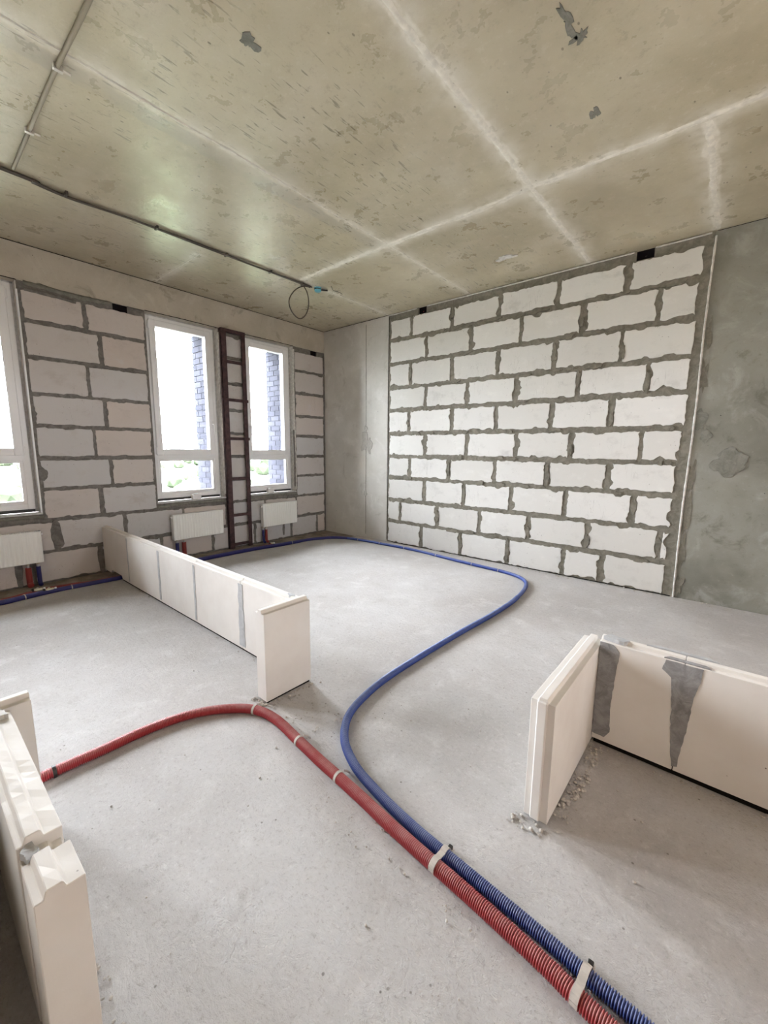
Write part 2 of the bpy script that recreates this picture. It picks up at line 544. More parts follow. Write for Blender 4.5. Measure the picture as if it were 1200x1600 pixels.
def slab_from_outline(pts, P, d0, d1, bev=0.003):
    """P(u,v,d)->xyz. prism from depth d0 (hidden) to d1 (front) with a bevelled rim"""
    n = len(pts)
    cu = sum(p[0] for p in pts) / n
    cv = sum(p[1] for p in pts) / n
    vs = [P(u, v, d0) for u, v in pts]
    vs += [P(u, v, d1 - bev * 0.7) for u, v in pts]
    def ins(u, v):
        du, dv = cu - u, cv - v
        L = max(1e-6, math.hypot(du, dv))
        return (u + bev * (1 if du > 0 else -1) * min(1, abs(du) / 0.02), v + bev * (1 if dv > 0 else -1) * min(1, abs(dv) / 0.02))
    vs += [P(*ins(u, v), d1) for u, v in pts]
    fs = []
    for i in range(n):
        j = (i + 1) % n
        fs.append((i, j, n + j, n + i))
        fs.append((n + i, n + j, 2 * n + j, 2 * n + i))
    fs.append(tuple(range(2 * n, 3 * n)))
    return vs, fs

PR = lambda u, v, d: (u, -d, v)          # on wall_right (plane y = 0, room at y < 0)
PL = lambda u, v, d: (d, -u, v)          # on wall_left; u = -y so that outlines keep their winding
_bs = [0]
def block(u0, u1, v0, v1, P, mat, parent, amp=0.006, mu=0.012, mv=0.013, dep=None, name='block', bites=2):
    _bs[0] += 1
    sd = _bs[0]
    rr = random.Random(sd)
    pts = ragged(u0 + mu * rr.uniform(.7, 1.4), u1 - mu * rr.uniform(.7, 1.4), v0 + mv * rr.uniform(.8, 1.3), v1 - mv * rr.uniform(.8, 1.3), amp, sd, bites=bites)
    vs, fs = slab_from_outline(pts, P, -0.004, dep if dep else rr.uniform(0.005, 0.009))
    return MB().add(vs, fs).build(name, mat, parent)

def blob(cu, cv, ru, rv, P, mat, parent, name, dep=0.004, seed=1, n=26, rag=0.25, mi=0):
    pts = []
    for k in range(n):
        a = 2 * math.pi * k / n
        q = 1 + rag * (noise.noise(Vector((math.cos(a) * 1.5, math.sin(a) * 1.5, seed * 3.7))) * 1.6 + noise.noise(Vector((math.cos(a) * 6, math.sin(a) * 6, seed))) * 0.6)
        pts.append((cu + ru * q * math.cos(a), cv + rv * q * math.sin(a)))
    vs, fs = slab_from_outline(pts, P, -0.002, dep, 0.0015)
    return MB().add(vs, fs).build(name, mat, parent)

# ================================================================ SETTING
XR, YB = 6.7, -7.2
# ---- screed floor with its wavy edge beside the pipe channel
EDGE = [(-8.6, .50), (-5.0, .50), (-4.1, .51), (-3.62, .46), (-3.2, .47), (-2.7, .42), (-2.26, .40), (-1.6, .41), (-1.1, .47), (-0.74, .47), (-0.5, .56), (-0.33, .68), (-0.2, .72), (0.0, .72)]
def edge_x(y):
    for (a, xa), (b, xb) in zip(EDGE, EDGE[1:]):
        if y <= b:
            t = (y - a) / (b - a)
            t = t * t * (3 - 2 * t)
            return xa + (xb - xa) * t
    return EDGE[-1][1]
NXF, NYF = 150, 190
vs, fs = [], []
for j in range(NYF + 1):
    y = YB + (0 - YB) * j / NYF
    ex = edge_x(y) + 0.008 * noise.noise(Vector((0, y * 9, 3)))
    for i in range(NXF + 1):
        x = ex + (XR - ex) * (i / NXF)
        z = 0.0035 * noise.noise(Vector((x * 1.6, y * 1.6, 0))) + 0.0016 * noise.noise(Vector((x * 7, y * 7, 4))) - 0.002
        vs.append((x, y, z))
NB = NXF + 1
for j in range(NYF):
    for i in range(NXF):
        a = j * NB + i
        fs.append((a, a + 1, a + 1 + NB, a + NB))
b0 = len(vs)
for j in range(NYF + 1):            # the vertical edge of the screed
    x, y, z = vs[j * NB]
    vs.append((x - 0.004, y, -0.05))
for j in range(NYF):
    fs.append((b0 + j, j * NB, (j + 1) * NB, b0 + j + 1))
floor = MB().add(vs, fs).build('floor', M['floor'], smooth=True)
tag(floor, 'light grey rough cement screed floor of the unfinished room', 'floor', kind='structure')
sub = MB().box(-0.02, XR, YB, 0, -0.22, -0.022).build('floor', M['sub'])
tag(sub, 'brown dusty slab showing in the channel along the window wall', 'floor', kind='structure')

# ---- ceiling
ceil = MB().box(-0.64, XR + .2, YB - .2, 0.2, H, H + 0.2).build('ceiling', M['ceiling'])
tag(ceil, 'bare beige cast concrete ceiling slab with pale formwork seams', 'ceiling', kind='structure')
def ridge(ax, p, a, b, w, name='seam_ridge'):
    n = int((b - a) / 0.03)
    vs, fs = [], []
    for k in range(n + 1):
        t = a + (b - a) * k / n
        c = p + 0.012 * noise.noise(Vector((t * 2, p, 1)))
        wl = w * (0.6 + 0.8 * abs(noise.noise(Vector((t * 11, p, 5)))))
        wr = w * (0.6 + 0.8 * abs(noise.noise(Vector((t * 11, p, 9)))))
        hh = 0.004 + 0.004 * abs(noise.noise(Vector((t * 17, p, 2))))
        for q, z in ((c - wl, H + 0.002), (c, H - hh), (c + wr, H + 0.002)):
            vs.append((q, t, z) if ax == 'x' else (t, q, z))
    for k in range(n):
        o = k * 3
        for i in range(2):
            fs.append((o + i, o + i + 1, o + 4 + i, o + 3 + i))
    return MB().add(vs, fs).build(name, M['seam'], ceil, smooth=True)
for k, (ax, p, a, b) in enumerate(SEAMS):
    ridge(ax, p, max(a, YB + .02) if ax == 'x' else a, min(b, XR - .02) if ax == 'y' else b, (0.014, 0.03, 0.03, 0.026, 0.014, 0.008)[k])
PC = lambda u, v, d: (u, v, H - d)
blob(3.22, -0.62, 0.085, 0.05, PC, M['plaster'], ceil, 'plaster_patch', 0.008, 3, rag=.6)
for q, (u, v, ru, rv) in enumerate([(3.22, -3.30, .035, .03), (4.33, -2.50, .02, .07), (4.36, -2.40, .03, .03), (4.30, -1.90, .02, .05)]):
    blob(u, v, ru, rv, PC, M['patch'], ceil, 'rough_spot', 0.003, 5 + q, rag=.8)

# ---- right wall: concrete column in the corner, block infill, grey concrete
holesR = [(1.79, 1.915), (4.19, 4.33)]
m = MB()
m.box(-0.64, 1.31, 0, 0.2, -0.1, H, 0)
m.box(4.75, XR + .2, 0, 0.2, -0.1, H, 1)
m.box(1.31, 4.75, 0, 0.2, -0.1, 3.015, 2)
m.box(1.31, 4.75, 0.025, 0.2, 3.015, H, 3)
xs = [1.31] + [q for h in holesR for q in h] + [4.75]
for a, b in zip(xs[::2], xs[1::2]):
    m.box(a, b, 0, 0.03, 3.014, H, 2)
wr_ = m.build('wall_right', [M['column'], M['rconc'], M['mortar'], M['dark']])
tag(wr_, 'right wall of concrete with white aerated blocks in grey mortar', 'wall', kind='structure')
BEDR = [0, .31, .617, .93, 1.225, 1.53, 1.845, 2.135, 2.452, 2.757, 3.03]
JR = [[1.92, 2.523, 3.142, 3.759, 4.135], [1.551, 2.164, 2.766, 3.365, 3.974, 4.602], [1.948, 2.538, 3.146, 3.742, 4.364],
      [1.704, 2.311, 2.929, 3.535, 4.127], [1.936, 2.557, 3.169, 3.753, 4.376], [1.672, 2.338, 2.92, 3.541, 4.103],
      [1.941, 2.532, 3.141, 3.778, 4.375], [1.689, 2.313, 2.91, 3.528, 4.137], [1.929, 2.551, 3.151, 3.778, 4.406],
      [1.691, 2.293, 2.899, 3.531, 4.14]]
for k, js in enumerate(JR):
    e = [1.318] + js + [4.70 - (0.01 if k < 5 else -0.005)]
    for a, b in zip(e, e[1:]):
        z0, z1 = BEDR[k], BEDR[k + 1]
        block(a, b, z0 - (0.012 if k == 0 else 0), z1, PR, M['block'], wr_, amp=0.0125, mu=0.021, mv=0.021, bites=4)
# mortar dabs and smears lying over block edges
rr = random.Random(3)
for k in range(70):
    i = rr.randrange(1, 10)
    u = rr.uniform(1.45, 4.6)
    blob(u, BEDR[i] + rr.uniform(-.012, .012), rr.uniform(.03, .11), rr.uniform(.012, .026), PR, M['mortar'], wr_, 'mortar_dab', rr.uniform(.008, .014), 20 + k, rag=.45)
for k in range(34):
    i = rr.randrange(0, 10)
    u = rr.choice(JR[i])
    blob(u + rr.uniform(-.01, .01), (BEDR[i] + BEDR[i + 1]) / 2 + rr.uniform(-.06, .06), rr.uniform(.014, .028), rr.uniform(.04, .10), PR, M['mortar'], wr_, 'mortar_dab', rr.uniform(.008, .014), 90 + k, rag=.4)
def strip_line(P, pts, w, dep, mat, name, parent, wob=0.004, seed=0):
    """ragged strip along a poly line in wall coordinates"""
    L, Rr = [], []
    Q = spline([(a, b, 0) for a, b in pts], 0.03)
    for i, q in enumerate(Q):
        t = (Q[min(i + 1, len(Q) - 1)] - Q[max(i - 1, 0)]).normalized()
        nn = Vector((-t.y, t.x, 0))
        wl = w * (0.8 + 0.9 * abs(noise.noise(Vector((i * .4, seed, 1)))))
        wr = w * (0.8 + 0.9 * abs(noise.noise(Vector((i * .4, seed, 7)))))
        L.append(q + nn * wl)
        Rr.append(q - nn * wr)
    mb = MB()
    vs = []
    for a, c, b in zip(L, Q, Rr):
        vs += [P(a.x, a.y, -0.002), P(a.x, a.y, dep * .6), P(c.x, c.y, dep), P(b.x, b.y, dep * .6), P(b.x, b.y, -0.002)]
    fs = []
    for i in range(len(Q) - 1):
        o = i * 5
        for k in range(4):
            fs.append((o + k, o + k + 1, o + k + 6, o + k + 5))
    return mb.add(vs, fs).build(name, mat, parent, smooth=True)
strip_line(PR, [(4.752, 0.0), (4.745, .8), (4.755, 1.6), (4.748, 2.4), (4.755, 3.07)], 0.008, 0.014, M['plaster'], 'corner_bead', wr_)
for q, (zz, rz, ru) in enumerate([(.12, .10, .03), (.42, .16, .028), (.80, .14, .025), (1.12, .12, .028), (1.95, .12, .03), (2.3, .10, .02)]):
    blob(4.782, zz, ru, rz, PR, M['mortar'], wr_, 'mortar_smear', .004, 300 + q, rag=.6)
blob(4.80, 1.58, .045, .11, PR, M['patch'], wr_, 'mortar_smear', .004, 311, rag=.4)
blob(4.85, 1.46, .035, .06, PR, M['patch'], wr_, 'mortar_smear', .005, 312, rag=.4)
for a, b in ((1.32, 1.78), (1.925, 4.185), (4.335, 4.74)):
    strip_line(PR, [(a, 3.09), ((a + b) / 2, 3.088), (b, 3.09)], 0.006, 0.016, M['plaster'], 'plaster_line', wr_, seed=int(a * 7))
strip_line(PR, [(1.312, 0.02), (1.316, 1.0), (1.308, 2.0), (1.312, 3.08)], 0.003, 0.006, M['rubber'], 'edge_crack', wr_, seed=8)
strip_line(PR, [(1.30, 0.02), (1.298, 1.0), (1.300, 2.0), (1.300, 3.08)], 0.004, 0.004, M['plaster'], 'plaster_line', wr_, seed=9)
strip_line(PR, [(.893, 0.05), (.895, 1.2), (.892, 2.2), (.888, 3.07)], 0.0035, 0.004, M['patch'], 'formwork_seam', wr_, seed=11)
blob(.925, 1.40, .085, .15, PR, M['patchlt'], wr_, 'repair_patch', .005, 41, rag=.7)
blob(.888, 1.62, .03, .04, PR, M['patchlt'], wr_, 'repair_patch', .006, 42, rag=.4)
blob(.882, .66, .03, .04, PR, M['patchlt'], wr_, 'repair_patch', .006, 43, rag=.4)
blob(5.03, 1.245, .125, .105, PR, M['patch'], wr_, 'repair_patch', .006, 44, n=40, rag=.35)
strip_line(PR, [(0.01, 3.0965), (0.6, 3.0965), (1.30, 3.0965)], 0.0025, 0.005, M['rubber'], 'edge_crack', wr_, seed=61)
strip_line(PR, [(4.76, 3.0965), (5.6, 3.0965), (6.6, 3.0965)], 0.002, 0.004, M['rubber'], 'edge_crack', wr_, seed=62)
# perimeter crack / dark joint at the foot of the block wall
strip_line(PR, [(1.4, .004), (3.0, .004), (4.74, .004)], 0.003, 0.012, M['rubber'], 'base_joint', wr_, seed=14)

# ---- left wall with its windows
ops = sorted(WIN + WIN_OFF)
holesL = [(-2.885, -2.745), (-0.275, -0.15)]
m = MB()
m.box(-0.64, 0, YB - .2, 0.0, 2.78, H, 1)
m.box(-0.64, 0, YB - .2, 0.0, -0.22, 0.672, 0)
edges = [YB - .2] + [q for o in ops for q in o] + [0.0]
piers = list(zip(edges[::2], edges[1::2]))
for a, b in piers:
    m.box(-0.64, 0, a, b, 0.672, 2.70, 0)
    hs = [h for h in holesL if a < h[0] < b]
    ys = [a] + [q for h in hs for q in h] + [b]
    for c, d in zip(ys[::2], ys[1::2]):
        m.box(-0.64, 0, c, d, 2.70, 2.78, 0)
    for h in hs:
        m.box(-0.64, -0.02, h[0], h[1], 2.70, 2.781, 2)
wl_ = m.build('wall_left', [M['mortarL'], M['beam'], M['dark']])
tag(wl_, 'left window wall of aerated blocks under a concrete beam', 'wall', kind='structure')
BEDL = [0, .288, .60, .903, 1.20, 1.502, 1.797, 2.127, 2.447, 2.722]
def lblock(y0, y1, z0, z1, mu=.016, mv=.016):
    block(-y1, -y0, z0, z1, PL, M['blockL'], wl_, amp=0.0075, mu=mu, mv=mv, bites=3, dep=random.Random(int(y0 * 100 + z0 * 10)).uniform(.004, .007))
rowA = [-8.5, -7.9, -7.3, -6.7, -6.1, -5.5, -4.9, -4.35, -3.75, -3.186, -2.574, -1.95, -1.33, -.70, -.195, -0.02]
rowB = [-8.5, -8.2, -7.6, -7.0, -6.4, -5.8, -5.2, -4.75, -4.15, -3.54, -2.932, -2.30, -1.74, -1.15, -.60, -0.02]
for r_, z0, z1 in ((rowA, -0.02, .288), (rowB, .288, .60)):
    for a, b in zip(r_, r_[1:]):
        lblock(a, b, z0, z1)
for k in range(2, 9):
    z0, z1 = BEDL[k], BEDL[k + 1]
    even = k % 2 == 0
    for a, b in piers:
        if b - a < 0.7:
            # a single block per course
            lblock(a + (.03 if a < -1 else .02), b - (.03 if b < -.1 else .025), z0, z1, mu=.006)
        else:
            j = {2: -3.138, 3: -3.025, 4: -3.152, 5: -3.028, 6: -3.158, 7: -3.025, 8: -3.142}[k] if abs(a + 3.64) < .01 else (a + b) / 2 + (.06 if even else -.06)
            lblock(a + .012, j, z0, z1)
            lblock(j, b - .004, z0, z1)
# smeared mortar bands under the sills and below the beam
PLy = PL
for (a, b) in WIN:
    mid = -(a + b) / 2
    w = (b - a) / 2
    strip_line(PL, [(-b - .01, .635), (mid, .645), (-a + .01, .63)], 0.018, 0.010, M['patch'], 'mortar_smear', wl_, seed=int(a * 9))
    strip_line(PL, [(-b - .02, .60), (mid + .1, .612), (-a, .60)], 0.022, 0.012, M['mortarL'], 'mortar_smear', wl_, seed=int(a * 5))
strip_line(PL, [(2.60, 2.765), (2.73, 2.76)], 0.012, 0.012, M['mortarL'], 'mortar_smear', wl_, seed=21)
strip_line(PL, [(2.90, 2.765), (3.15, 2.755), (3.4, 2.765), (3.61, 2.77)], 0.020, 0.012, M['patch'], 'mortar_smear', wl_, seed=22)
strip_line(PL, [(3.2, 2.70), (3.35, 2.71), (3.6, 2.715)], 0.018, 0.013, M['mortarL'], 'mortar_smear', wl_, seed=23)
blob(3.60, 1.05, .035, .055, PL, M['mortarL'], wl_, 'mortar_dab', .01, 51)
blob(3.545, .43, .045, .13, PL, M['mortarL'], wl_, 'mortar_dab', .011, 52)
blob(3.187, .14, .035, .12, PL, M['mortarL'], wl_, 'mortar_dab', .011, 53)
blob(1.56, 2.80, .10, .035, PL, M['beam'], wl_, 'concrete_lump', .03, 54)
rr = random.Random(8)
for k in range(34):
    i = rr.randrange(1, 9)
    lo, hi = rr.choice([(-3.55, -2.65), (-3.55, -2.65), (-.55, -.08), (-1.68, -1.46)])
    blob(-rr.uniform(lo, hi), BEDL[i] + rr.uniform(-.006, .006), rr.uniform(.03, .09), rr.uniform(.011, .019), PL, M['mortarL'], wl_, 'mortar_dab', rr.uniform(.006, .010), 130 + k, rag=.4)
# rough mortar edge where the wall meets the corner column, and foam edges beside the windows
strip_line(PL, [(.02, .1), (.025, 1.0), (.02, 2.0), (.03, 2.76)], 0.012, 0.012, M['mortarL'], 'mortar_smear', wl_, seed=31)
strip_line(PL, [(.595, .70), (.59, 1.2), (.60, 2.0), (.59, 2.74)], 0.010, 0.010, M['plaster'], 'foam_edge', wl_, seed=32)
strip_line(PL, [(.612, .75), (.608, 1.15), (.62, 1.6)], 0.013, 0.014, M['mortarL'], 'mortar_smear', wl_, seed=33)
strip_line(PL, [(1.74, .72), (1.745, 1.3), (1.735, 2.0), (1.742, 2.74)], 0.007, 0.014, M['plaster'], 'foam_edge', wl_, seed=34)
for a, b in WIN:
    MB().box(-0.128, -0.002, b - .006, b + .002, Z0, Z1).build('reveal_plaster', M['plaster'], wl_)
strip_line(PL, [(0.01, 3.0965), (2.0, 3.0965), (4.0, 3.0965), (6.0, 3.0965)], 0.003, 0.006, M['rubber'], 'edge_crack', wl_, seed=63)
for a, b in WIN:
    strip_line(PL, [(-b - .005, 2.781), (-(a + b) / 2, 2.784), (-a, 2.781)], 0.0035, 0.004, M['rubber'], 'edge_crack', wl_, seed=int(64 - a))
# white starter strips
m = MB()
m.box(-0.02, 0.012, -3.648, -3.636, .665, 2.70)
m.build('plastic_strip', M['pvc'], wl_)
for a, b in WIN:
    MB().box(-0.06, 0.014, a - .01, b + .005, .664, .682, bev=.003).build('sill_strip', M['pvcdirty'], wl_)

# the other walls of the room, behind the camera
q0, q1, q2, q3 = FILL_OPENING  # wall pieces leave the added fill-light opening free
m = MB()
m.box(XR, XR + .2, YB - .2, q0, -0.22, H)
m.box(XR, XR + .2, q1, 0, -0.22, H)
m.box(XR, XR + .2, q0, q1, -0.22, q2)
m.box(XR, XR + .2, q0, q1, q3, H)
bk = m.build('wall_back', M['warmwall'])
tag(bk, 'plain cream wall behind the viewer', 'wall', kind='structure')
nr = MB().box(-0.64, XR, YB - .2, YB, -0.22, H).build('wall_near', M['warmwall'])
tag(nr, 'plain pale wall on the near side of the room', 'wall', kind='structure')

# dark brick cladding of the outer reveals
reveal = MB()
for (a, b) in WIN:
    reveal.box(-0.64, -0.15, a - .001, a + 0.02, Z0, Z1)
reveal.build('brick_lining', M['brickjoint'], wl_)
bshape = None
for (a, b) in WIN:
    MB().box(-0.66, -0.17, b - .012, b + .002, Z0, Z1).build('joint_backing', M['brickjoint'], wl_)
    for k in range(28):
        z = Z0 + .004 + k * 0.0748
        xs = [-0.665, -0.45, -0.235, -0.172] if k % 2 else [-0.665, -0.56, -0.345, -0.172]
        for c, d in zip(xs, xs[1:]):
            if d - c < .03:
                continue
            MB().box(c + .005, d - .005, b - .024, b - .006, z + .005, z + .0698).build('brick', M['brick'], wl_)

# ---- windows
def frame_rect(m, y0, y1, z0, z1, w, x0, x1, bev=.004, wl=None, wr=None, wt=None, wb=None):
    wl, wr, wt, wb = wl or w, wr or w, wt or w, wb or w
    m.box(x0, x1, y0, y0 + wl, z0, z1, bev=bev)
    m.box(x0, x1, y1 - wr, y1, z0, z1, bev=bev)
    m.box(x0, x1, y0 + wl - .001, y1 - wr + .001, z1 - wt, z1, bev=bev)
    m.box(x0, x1, y0 + wl - .001, y1 - wr + .001, z0, z0 + wb, bev=bev)
def make_window(idx, a, b, hinge, label, full=True):
    o = thing('window_%d' % idx, label, 'window', (-0.10, (a + b) / 2, Z0), kind='structure')
    y0, y1 = a + .012, b - .028
    zb, zt = .712, 2.762
    m = MB()
    frame_rect(m, y0, y1, zb, zt, .055, -0.14, -0.075, bev=.004)
    m.box(-0.14, -0.076, y0 + .05, y1 - .05, 1.178, 1.245, bev=.003)
    m.build('window_frame', M['pvc'], o)
    m = MB()     # bead round the fixed lower pane
    frame_rect(m, y0 + .054, y1 - .054, zb + .054, 1.180, .028, -0.13, -0.084, bev=.003)
    m.build('glazing_bead', M['pvc'], o)
    s = MB()
    sy0, sy1, sz0, sz1 = y0 + .042, y1 - .042, 1.222, 2.725
    frame_rect(s, sy0, sy1, sz0, sz1, .07, -0.135, -0.058, bev=.005)
    sash = s.build('sash', M['pvc'], o)
    MB().box(-0.112, -0.104, sy0 + .064, sy1 - .064, sz0 + .064, sz1 - .064).build('pane', M['glass'], sash)
    MB().box(-0.112, -0.104, y0 + .076, y1 - .076, zb + .076, 1.158).build('pane', M['glass'], o)
    # sub-sill profile
    m = MB()
    m.box(-0.145, -0.085, y0 + .004, y1 - .004, Z0 + .002, zb - .001)
    m.build('sill_profile', M['slot'], o)
    # handle and hinges
    hy = (sy1 - .03) if hinge == 'left' else (sy0 + .03)
    m = MB()
    m.box(-0.059, -0.050, hy - .014, hy + .014, 1.575, 1.645, bev=.003)
    m.tube([(-0.052, hy, 1.61), (-0.02, hy, 1.61), (-0.008, hy, 1.60), (-0.005, hy, 1.575), (-0.006, hy, 1.48)], [.009, .009, .010, .010, .008], 8)
    m.build('window_handle', M['pvc'], sash)
    hy = sy0 - .004 if hinge == 'left' else sy1 + .004
    for z in (1.27, 2.66):
        MB().tube([(-0.060, hy, z - .04), (-0.060, hy, z + .04)], .008, 8).build('hinge', M['pvc'], o)
    # foam and dark gap round the frame
    m = MB()
    m.box(-0.13, -0.095, b - .028, b, Z0, Z1)
    m.box(-0.13, -0.095, a, b, 2.762, Z1 + .006)
    m.box(-0.13, -0.095, a, a + .012, Z0, Z1)
    m.build('joint_tape', M['pvcdirty'], o)
    return o
make_window(1, *WIN[0], 'right', 'white plastic window cut by the left edge of the picture')
make_window(2, *WIN[1], 'left', 'white plastic window left of the brown steel ladder frame')
make_window(3, *WIN[2], 'right', 'white plastic window between the brown steel ladder frame and the corner')
for i, w in enumerate(WIN_OFF):
    make_window(4 + i, *w, 'left', 'white plastic window further along the left wall, out of view')

# ================================================================ OUTSIDE
g = MB().add([(-3000, -2500, -14), (3000, -2500, -14), (3000, 2500, -14), (-3000, 2500, -14)], [(0, 1, 2, 3)]).build('ground', M['ground'])
tag(g, 'hazy green meadow far below, seen through the lower window panes', 'ground', kind='structure')
rr = random.Random(12)
m = MB()
ico = bmesh.new()
bmesh.ops.create_icosphere(ico, subdivisions=1, radius=1)
iv = [v.co.copy() for v in ico.verts]
ifc = [[v.index for v in f.verts] for f in ico.faces]
ico.free()
for k in range(230):
    d = rr.uniform(90, 620)
    a = math.radians(rr.uniform(115, 178))
    cx, cyy = 5 + d * math.cos(a), -4.5 + d * math.sin(a)
    s_ = rr.uniform(2.5, 5)
    m.add([(cx + v.x * s_ * rr.uniform(.8, 1.3), cyy + v.y * s_ * rr.uniform(.8, 1.3), -14 + s_ * .6 + v.z * s_ * rr.uniform(.7, 1.1)) for v in iv], ifc)
tr = m.build('distant_trees', M['leaf'])
tag(tr, 'pale green bushes and tree tops scattered over the far meadow', 'trees', kind='stuff')
fb = []
for k, (d, an, w, h) in enumerate([(700, 140, 60, 9), (650, 150, 40, 7), (800, 156, 50, 12), (760, 166, 70, 9), (820, 172, 50, 10)]):
    a = math.radians(an)
    cx, cyy = 5 + d * math.cos(a), -4.5 + d * math.sin(a)
    m = MB().box(cx - 6, cx + 6, cyy - w / 2, cyy + w / 2, -14, -14 + h)
    m.add([(cx - 6.5, cyy - w / 2 - 1, -14 + h), (cx + 6.5, cyy - w / 2 - 1, -14 + h), (cx, cyy - w / 2 - 1, -14 + h + 3), (cx - 6.5, cyy + w / 2 + 1, -14 + h), (cx + 6.5, cyy + w / 2 + 1, -14 + h), (cx, cyy + w / 2 + 1, -14 + h + 3)],
          [(0, 1, 2), (3, 5, 4), (0, 2, 5, 3), (1, 4, 5, 2)])
    o = m.build('distant_building', M['farwall'])
    tag(o, 'washed out low building across the far meadow, %s counted from the left' % ('fifth', 'fourth', 'third', 'second', 'first')[k], 'building', group='buildings on the horizon')

# ================================================================ LOW PARTITIONS of tongue and groove gypsum blocks
# cross-section across the thickness t (0..0.08) and height; tongue on top
def gyp_block(along, u0, u1, t0, t1, z0, z1, parent, tongue=.014, endt=None, name='gypsum_block', rough=0.0, seed=0, mat=None, off=0.0, z0f=None):
    """along 'x': u is x and t is y; along 'y': u is y and t is x. endt: 0 / 1 adds a tongue on that vertical end."""
    th = t1 - t0
    a, b = t0 + th * (.27 + off), t0 + th * (.73 + off)
    prof = [(t0, z0), (t1, z0), (t1, z1 - tongue), (b, z1 - tongue), (b - .006, z1), (a + .006, z1), (a, z1 - tongue), (t0, z1 - tongue)]
    n = max(1, int((u1 - u0) / 0.03)) if rough or z0f else 1
    vs, fs = [], []
    for i in range(n + 1):
        u = u0 + (u1 - u0) * i / n
        for k, (t, z) in enumerate(prof):
            dz = dt = 0
            if z0f and k < 2:
                dz = z0f(u) - z0
            if rough and k in (2, 3, 4, 5, 6, 7):
                dz = rough * (noise.noise(Vector((u * 12, k * 2.0, seed))) - .25)
                dt = rough * .5 * noise.noise(Vector((u * 14, k * 3.0, seed + 4))) if k in (3, 4, 5, 6) else 0
            vs.append((u, t + dt, z + dz) if along == 'x' else (t + dt, u, z + dz))
    K = len(prof)
    for i in range(n):
        for k in range(K):
            k2 = (k + 1) % K
            f = (i * K + k, i * K + k2, (i + 1) * K + k2, (i + 1) * K + k)
            fs.append(f if along == 'y' else f[::-1])
    cap0 = tuple(range(K))
    cap1 = tuple(n * K + k for k in range(K))[::-1]
    fs.append(cap0 if along == 'x' else cap0[::-1])
    fs.append(cap1 if along == 'x' else cap1[::-1])
    m = MB().add(vs, fs)
    if endt is not None:
        ue = u1 if endt == 1 else u0
        d = .013 if endt == 1 else -.013
        if along == 'x':
            m.box(min(ue - d * .1, ue + d), max(ue - d * .1, ue + d), a + .002, b - .002, z0 + .004, z1 - tongue * .6, bev=.003)
        else:
            m.box(a + .002, b - .002, min(ue - d * .1, ue + d), max(ue - d * .1, ue + d), z0 + .004, z1 - tongue * .6, bev=.003)
    o = m.build(name, mat or M['gyp'], parent)
    bv = o.modifiers.new('bevel', 'BEVEL')
    bv.width = .0018
    bv.segments = 1
    bv.limit_method = 'ANGLE'
    return o

# partition A: long, from the window wall, with its end block turned across
pa = thing('gypsum_partition', 'long low white gypsum block partition running out from the window wall', 'partition', (1.6, -3.12, 0.0), group='low gypsum partitions')
xs = [0.015, .72, 1.44, 2.08, 2.72, 3.252]
for a, b in zip(xs, xs[1:]):
    gyp_block('x', a + .002, b - .002, -3.165, -3.085, .012, .487, pa, z0f=(lambda u: .012 if u > .53 or u < .2 else .045) if a < .1 else None)
gyp_block('y', -3.398, -3.102, 3.253, 3.333, .008, .503, pa, tongue=.018)
for j, (xx, wt, wb) in enumerate([(.72, .012, .008), (1.44, .018, .016), (2.08, .014, .013), (2.72, .026, .034)]):
    z1, z0 = .455, .03
    L, Rt = [], []
    for k in range(15):
        t = k / 14
        w = wt + (wb - wt) * (1 - t) if False else (wb + (wt - wb) * t)
        z = z0 + (z1 - z0) * t
        L.append((xx - w * (1 + .5 * noise.noise(Vector((t * 7, j, 1)))), z))
        Rt.append((xx + w * (1 + .5 * noise.noise(Vector((t * 7, j, 6)))), z))
    pts = L + Rt[::-1]
    pts = pts[::-1]
    vs, fs = slab_from_outline(pts, lambda u, v, d: (u, -3.165 - d, v), -.002, .0025, .001)
    sm = MB().add(vs, fs).build('adhesive_smear', M['gluelt'], pa)
    sm['label'] = 'grey adhesive smear over the joint'
MB().box(.52, 3.25, -3.158, -3.09, -.004, .0125).build('seal_strip', M['rubber'], pa)
MB().box(3.258, 3.328, -3.39, -3.11, -.004, .0085).build('seal_strip', M['rubber'], pa)
blob(3.20, -3.125, .028, .014, lambda u, v, d: (u, v, .472 + d), M['gluelt'], pa, 'adhesive_lump', .018, 61, rag=.5)

# partition B: right foreground, going out of the frame to the right
pb = thing('gypsum_partition', 'low cream gypsum partition with grey smears, going out of frame on the right', 'partition', (5.6, -2.54, 0), group='low gypsum partitions')
gyp_block('y', -3.165, -2.50, 4.607, 4.690, .008, .478, pb, tongue=.014, endt=0)
for a, b in ((4.692, 4.998), (5.0, 5.667), (5.669, 6.336), (6.338, 7.0)):
    gyp_block('x', a, b - .001, -2.582, -2.50, .022, .505, pb, tongue=.014)
PBf = lambda u, v, d: (u, -2.582 - d, v)
def smear(parent, pts, P, mat, dep=.003, seed=0, lab='dark grey adhesive smear'):
    out = []
    for (a, b) in zip(pts, pts[1:] + pts[:1]):
        L = math.hypot(b[0] - a[0], b[1] - a[1])
        n = max(1, int(L / .014))
        for k in range(n):
            t = k / n
            q = .004 * noise.noise(Vector((a[0] * 50 + t * L * 40, a[1] * 50, seed)))
            out.append((a[0] + (b[0] - a[0]) * t + q, a[1] + (b[1] - a[1]) * t + q * .7))
    vs, fs = slab_from_outline(out, P, -.002, dep, .001)
    o = MB().add(vs, fs).build('adhesive_smear', mat, parent)
    o['label'] = lab
    return o
